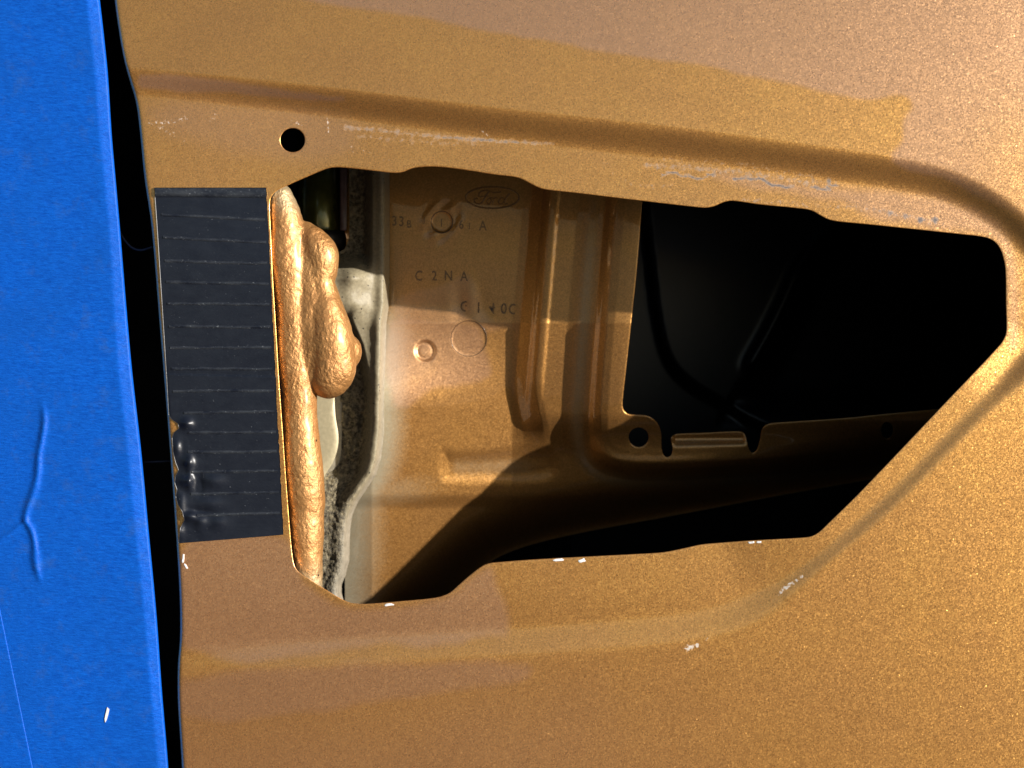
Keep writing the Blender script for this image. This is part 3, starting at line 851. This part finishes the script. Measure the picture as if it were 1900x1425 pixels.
D += ro * (1 - .6 * lowr) * (11 * rn + 6 * rn2) + (1 - ro) * 4 * (vnoise(X, Y, 26, 23, 3) - .5)
fd = sstep(14 - fromr, 0, 12) * .8 * sstep(Y, 520, 640) + .6 * bump(fromr, 12, 10) * sstep(Y, 930, 1000) + .9 * sstep(Y, 1085, 1105) * (fromr < 24)
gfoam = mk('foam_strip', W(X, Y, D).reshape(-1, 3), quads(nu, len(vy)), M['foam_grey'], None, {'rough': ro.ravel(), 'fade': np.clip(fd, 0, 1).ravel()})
tag(gfoam, 'rough pale grey foam strip between the gold bead and the inner panel', 'foam strip')

# ------------------------------------------------------------------ pale plate peeping out below the bead
pb = empty('bracket_plate', W(600, 900, 345), 'pale beige metal plate showing below the gold foam bulge', 'metal plate')
out = spline([(560, 690), (621, 690), (621, 740), (623, 775), (628, 806), (627, 830), (618, 858), (604, 880), (590, 905), (560, 905)], 3, True)
def slab(poly, d0, d1, bev, curve=0):
    n = len(poly); c = poly.mean(0)
    rings = [(1.0, d1), (1.0, d0 + bev), (.985, d0 + bev * .3), (.95, d0), (.55, d0 - curve), (.1, d0 - curve)]
    V = np.concatenate([W(c[0] + (poly[:, 0] - c[0]) * k, c[1] + (poly[:, 1] - c[1]) * k, dd) for k, dd in rings])
    F = []
    for r in range(len(rings) - 1):
        for k in range(n): F.append([r * n + k, r * n + (k + 1) % n, (r + 1) * n + (k + 1) % n, (r + 1) * n + k])
    F.append([(len(rings) - 1) * n + k for k in range(n)])
    return V, F
v, f = slab(out, 338, 352, 3, 1); mk('face_plate', v, f, M['beige'], pb)
out2 = spline([(585, 700), (633, 700), (634, 760), (634, 830), (626, 866), (585, 880)], 3, True)
v, f = slab(out2, 354, 372, 3, 0); mk('backing_plate', v, f, M['greyprimer'], pb)

# ------------------------------------------------------------------ dark olive tube at the top left of the opening
tb = empty('support_tube', W(600, 470, 420), 'dark olive upright tube with black end cap behind top of foam bead', 'tube')
def lathe_v(cx, cd, prof, n=40):
    V = []; F = []
    for (py, r) in prof:
        for k in range(n):
            t = 2 * math.pi * k / n
            V.append(((cx - CX) * (DC + cd) / DC * U + r * U * math.cos(t), cd * U + r * U * math.sin(t), Z0 - (py - CY) * (DC + cd) / DC * U))
    for i in range(len(prof) - 1):
        for k in range(n):
            F.append([i * n + k, i * n + (k + 1) % n, (i + 1) * n + (k + 1) % n, (i + 1) * n + k])
    F.append([k for k in range(n)][::-1]); F.append([(len(prof) - 1) * n + k for k in range(n)])
    return V, F
v, f = lathe_v(592, 400, [(200, 48), (425, 48), (432, 46), (436, 40)]); mk('tube_body', v, f, M['tube'], tb)
v, f = lathe_v(594, 400, [(432, 52), (434, 57), (444, 59), (456, 58), (464, 54), (470, 44), (472, 20)]); mk('end_cap', v, f, M['rubber'], tb)
c0 = [(631, 200), (645, 200), (643, 428), (631, 428)]
v, f = slab(np.array(c0, float), 350, 372, 2); mk('trim_strip', v, f, M['trim'], tb)

# ------------------------------------------------------------------ black ribbed tape patch on the skin
tp = empty('tape_patch', W(410, 1000, 16), 'black ribbed tape patch with crumpled lower left edge, left of the opening', 'tape')
tl_y = [340, 348, 420, 560, 700, 770, 778, 786, 795, 803, 812, 822, 840, 860, 872, 884, 896, 908, 922, 936, 950, 965, 980, 1012]
tl_x = [285, 286, 291, 300, 309, 313, 318, 330, 332, 322, 319, 320, 321, 326, 331, 325, 324, 328, 326, 330, 338, 342, 334, 331]
def tape_left(y): return np.interp(y, tl_y, tl_x)
def tape_right(y): return 494.5 + (y - 348) * (526 - 494.5) / (992 - 348)
def tape_pt(u, v):
    """u across, v along: picture position on the patch"""
    yl = 348 + v * (1008 - 348); yr = 348 + v * (992 - 348)
    y = yl + (yr - yl) * u
    x = tape_left(y) + (tape_right(y) - tape_left(y)) * u
    x = x + 1.2 * (vnoise(x * 0 + y, y * 0, 9, 40, 2) - .5) * (u > .98) * 2
    return x, y
lumps = [(346, 786, 11, 9, 9), (351, 858, 9, 12, 8), (344, 893, 12, 10, 8), (352, 892, 6, 16, 5), (396, 893, 20, 12, 5), (388, 935, 26, 11, 4), (352, 958, 12, 9, 9), (372, 968, 12, 12, 6), (404, 970, 18, 13, 4), (336, 940, 8, 20, 6), (332, 985, 10, 12, 6), (328, 830, 8, 14, 5), (372, 948, 22, 6, -3), (370, 900, 8, 18, -3)]
nu, nv = 110, 330
uu, vv = np.meshgrid(np.linspace(0, 1, nu), np.linspace(0, 1, nv))
X, Y = tape_pt(uu, vv)
def tape_lift(x, y):
    h = 2.2 + 0 * x
    for cx, cy, rx, ry, a in lumps: h = h + a * np.exp(-((x - cx) / rx) ** 2 - ((y - cy) / ry) ** 2)
    h = h + 1.2 * (vnoise(x, y, 50, 33, 3) - .5) + 2.0 * (vnoise(x, y, 14, 34, 2) - .5) * sstep(y, 770, 860) * (1 - sstep(x, 340, 430))
    h = h + 1.6 * (1 - sstep(y, 362, 367)) 
    return np.maximum(h, .8)
D0 = skin_depth(np.stack([X.ravel(), Y.ravel()], 1)).reshape(X.shape)
H = tape_lift(X, Y)
vs = W(X, Y, D0 - H).reshape(-1, 3); Fq = quads(nu, nv).tolist()
# turned-down border so that the sheet has thickness
i = np.arange(nu * nv).reshape(nv, nu)
loop = np.concatenate([i[0, :-1], i[:-1, -1], i[-1, :0:-1], i[:0:-1, 0]])
bot = W(X, Y, D0 + .3).reshape(-1, 3)[loop]
nb = len(vs); vs = np.concatenate([vs, bot])
for k in range(len(loop)):
    k2 = (k + 1) % len(loop); Fq.append([int(loop[k2]), int(loop[k]), nb + k, nb + k2])
mk('tape_sheet', vs, Fq, M['btape'], tp)
rid = [(399, 408), (440, 450), (484, 489), (523, 527), (563, 565), (606, 607), (645, 645), (684, 685), (726, 725), (766, 764), (803, 802), (839, 838), (876, 874), (918, 913), (957, 952)]
for k, (yl, yr) in enumerate(rid):
    n = 60
    u = np.linspace(0.05 if k < 9 else .14, .975, n)
    yc = yl + (yr - yl) * u + 2.4 * (vnoise(u * 100, u * 0 + k * 7.3, 16, 50 + k, 3) - .5)
    rows = []
    wv = 2.2 + 1.5 * vnoise(u * 100, u * 0 + k, 9, 70 + k, 2)
    for o, hh in ((-1, .05), (-.55, .8), (0, 1.1), (.55, .8), (1, .05)):
        y = yc + o * wv; x = tape_left(y) + (tape_right(y) - tape_left(y)) * u
        dd = skin_depth(np.stack([x, y], 1)) - tape_lift(x, y) - hh * (1.3 + .5 * vnoise(u * 100, u * 0, 6, 90 + k, 2)) + .12
        rows.append(W(x, y, dd))
    mk('fold_ridge', np.concatenate(rows), quads(n, 5), M['bridge'], tp)
# folded strip along the top of the patch
n = 60; u = np.linspace(.004, .996, n); rows = []
for o, hh in ((0, 0.2), (2, 1.3), (9, 1.5), (13, 1.5), (15, .2)):
    y = 349 + o + 3.5 * u * (o > 3); x = tape_left(y) + (tape_right(y) - tape_left(y)) * u
    rows.append(W(x, y, skin_depth(np.stack([x, y], 1)) - tape_lift(x, y) - hh))
mk('folded_end', np.concatenate(rows), quads(n, 5), M['bridge'], tp)

# ------------------------------------------------------------------ blue-taped neighbouring panel on the far left
bd = empty('taped_door_edge', W(150, 1425, 30), 'door edge wrapped in blue masking tape across the narrow dark gap', 'door')
BE = spline([(140, -420), (172, -120), (185, 0), (193, 70), (200, 140), (207, 250), (214, 330), (222, 420), (235, 580), (245, 690), (262, 840), (275, 980), (290, 1140), (300, 1280), (312, 1425), (340, 1850)], 6)
def blue_x(y): return np.interp(y, BE[:, 1], BE[:, 0])
WR = spline([(76, 738), (82, 770), (80, 800), (72, 845), (69, 885), (58, 925), (47, 962), (58, 985), (64, 1010), (66, 1045), (76, 1085)], 5)
WR2 = spline([(47, 966), (30, 980), (10, 996), (-20, 1016)], 4)
def blue_depth(P):
    x, y = P[:, 0], P[:, 1]
    e = blue_x(y) - x
    Rr = np.interp(y, [0, 200, 420, 700, 900, 1200, 1425], [30, 28, 24, 30, 30, 26, 22])
    t = np.clip(Rr - e, 0, Rr) / Rr
    d = 4 + .28 * Rr * (np.sqrt(np.maximum(t - .12, 0) ** 2 + .004) - .06) + 5 * sstep(t, .88, 1.02)
    d += .012 * np.maximum(e - 30, 0)
    dd, cp, sd = nearest(P, WR)
    env = sstep(cp[:, 1], 735, 790) * (1 - sstep(cp[:, 1], 1050, 1090))
    d -= env * 4.2 * np.exp(-(dd / (4.5 + 4 * vnoise(x, y, 40, 61, 2))) ** 2)
    dd, _, _ = nearest(P, WR2); d -= 2.2 * np.exp(-(dd / 4) ** 2)
    d += .8 * (vnoise(x, y, 45, 62, 3) - .5) + .8 * (vnoise(x * .4, y, 12, 64, 2) - .5) * sstep(60 - e, 0, 40)
    return d
ys = np.concatenate([np.arange(-420, -20, 20.0), np.arange(-20, 1450, 3.0), np.arange(1450, 1860, 20.0)])
off = np.concatenate([[0, .4, 1.0, 1.8, 3, 4.5, 6.5, 9, 12, 15, 18, 21, 24, 27, 30], np.arange(33, 330, 3.0), np.arange(340, 780, 20.0)])[::-1]
Yg = np.repeat(ys[:, None], len(off), 1); Xg = blue_x(ys)[:, None] - off[None]
P = np.stack([Xg.ravel(), Yg.ravel()], 1); D = blue_depth(P).reshape(Xg.shape)
V = W(Xg, Yg, D); 
side = []
last = V[:, -1]; ee = D[:, -1]
for o, b in ((.3, 8), (0, 30), (-2, 90), (-4, 220)):
    side.append(W(blue_x(ys) + o, ys, ee + b)[:, None])
V = np.concatenate([V] + side, 1)
mk('masking_tape', V.reshape(-1, 3), quads(V.shape[1], len(ys)), M['blue'], bd)
# second layer of tape in the lower left corner
ys = np.arange(1085, 1600, 5.0); rt = np.interp(ys, [1085, 1130, 1425, 1600], [-8, 0, 61, 97])
uo = np.array([0, .5, 1.5, 4, 10, 30, 60, 100, 160, 260])[::-1]
Xg = rt[:, None] - uo[None]; Yg = np.repeat(ys[:, None], len(uo), 1)
P = np.stack([Xg.ravel(), Yg.ravel()], 1); D = blue_depth(P).reshape(Xg.shape) - np.where(uo < .2, -.3, np.where(uo < 1, .4, .8))[None]
mk('tape_overlap', W(Xg, Yg, D).reshape(-1, 3), quads(len(uo), len(ys)), M['blue'], bd)
# pale fleck stuck on the tape
pl = np.array([(199, 1312), (203, 1316), (201, 1326), (198, 1336), (195, 1341), (194, 1334), (196, 1324)], float)
dd = blue_depth(pl); n = len(pl)
V = np.concatenate([W(pl[:, 0], pl[:, 1], dd + .5), W(pl[:, 0], pl[:, 1], dd - 1.5)])
Ff = [[k, (k + 1) % n, n + (k + 1) % n, n + k] for k in range(n)] + [[n + k for k in range(n)]]
mk('paint_fleck', V, Ff, M['chip'], bd, smooth=False)

# ------------------------------------------------------------------ thin cable hanging in the dark gap
M['cable'] = plain('dusty_black_cable', (0.010, 0.010, 0.011), 0.6)
cp = spline([(214, 418), (232, 446), (246, 460), (262, 464), (284, 458)], 6)
v, f = tube(W(cp[:, 0], cp[:, 1], 70 + 0 * cp[:, 0]), 2.2 * U, 8)
cb = mk('cable', v, f, M['cable']); tag(cb, 'thin dark cable looping inside the gap beside the blue tape', 'cable')
bp_ = np.array([(244, 858), (275, 857), (330, 855)], float)
v, f = tube(W(bp_[:, 0], bp_[:, 1], 90 + 0 * bp_[:, 0]), 2.0 * U, 8)
rd = mk('rod', v, f, M['cable']); tag(rd, 'thin straight dark rod crossing the gap beside the black tape', 'rod')

# ------------------------------------------------------------------ unseen paved ground under the car, added to bounce light into the paint
m, n, l, b = newmat('grey_asphalt'); co = coords(n)
f1 = noise_t(n, l, co, 90, 5, .7)
l.new(mixc(n, l, ramp(n, l, f1, .3, .7), (0.04, 0.04, 0.042), (0.085, 0.083, 0.08)), b.inputs['Base Color']); b.inputs['Roughness'].default_value = .85
me = bpy.data.meshes.new('ground'); me.from_pydata([(-40, -40, 0), (40, -40, 0), (40, 40, 0), (-40, 40, 0)], [], [[0, 1, 2, 3]]); me.materials.append(m)
gr = bpy.data.objects.new('ground', me); COL.objects.link(gr); gr['kind'] = 'structure'

# turn everything laid out in the picture's axes into the world
for o in COL.objects:
    if o.parent is None and o.type not in ('CAMERA', 'LIGHT') and o is not gr:
        o.location = turn(o.location); o.rotation_euler = TURN.to_euler()
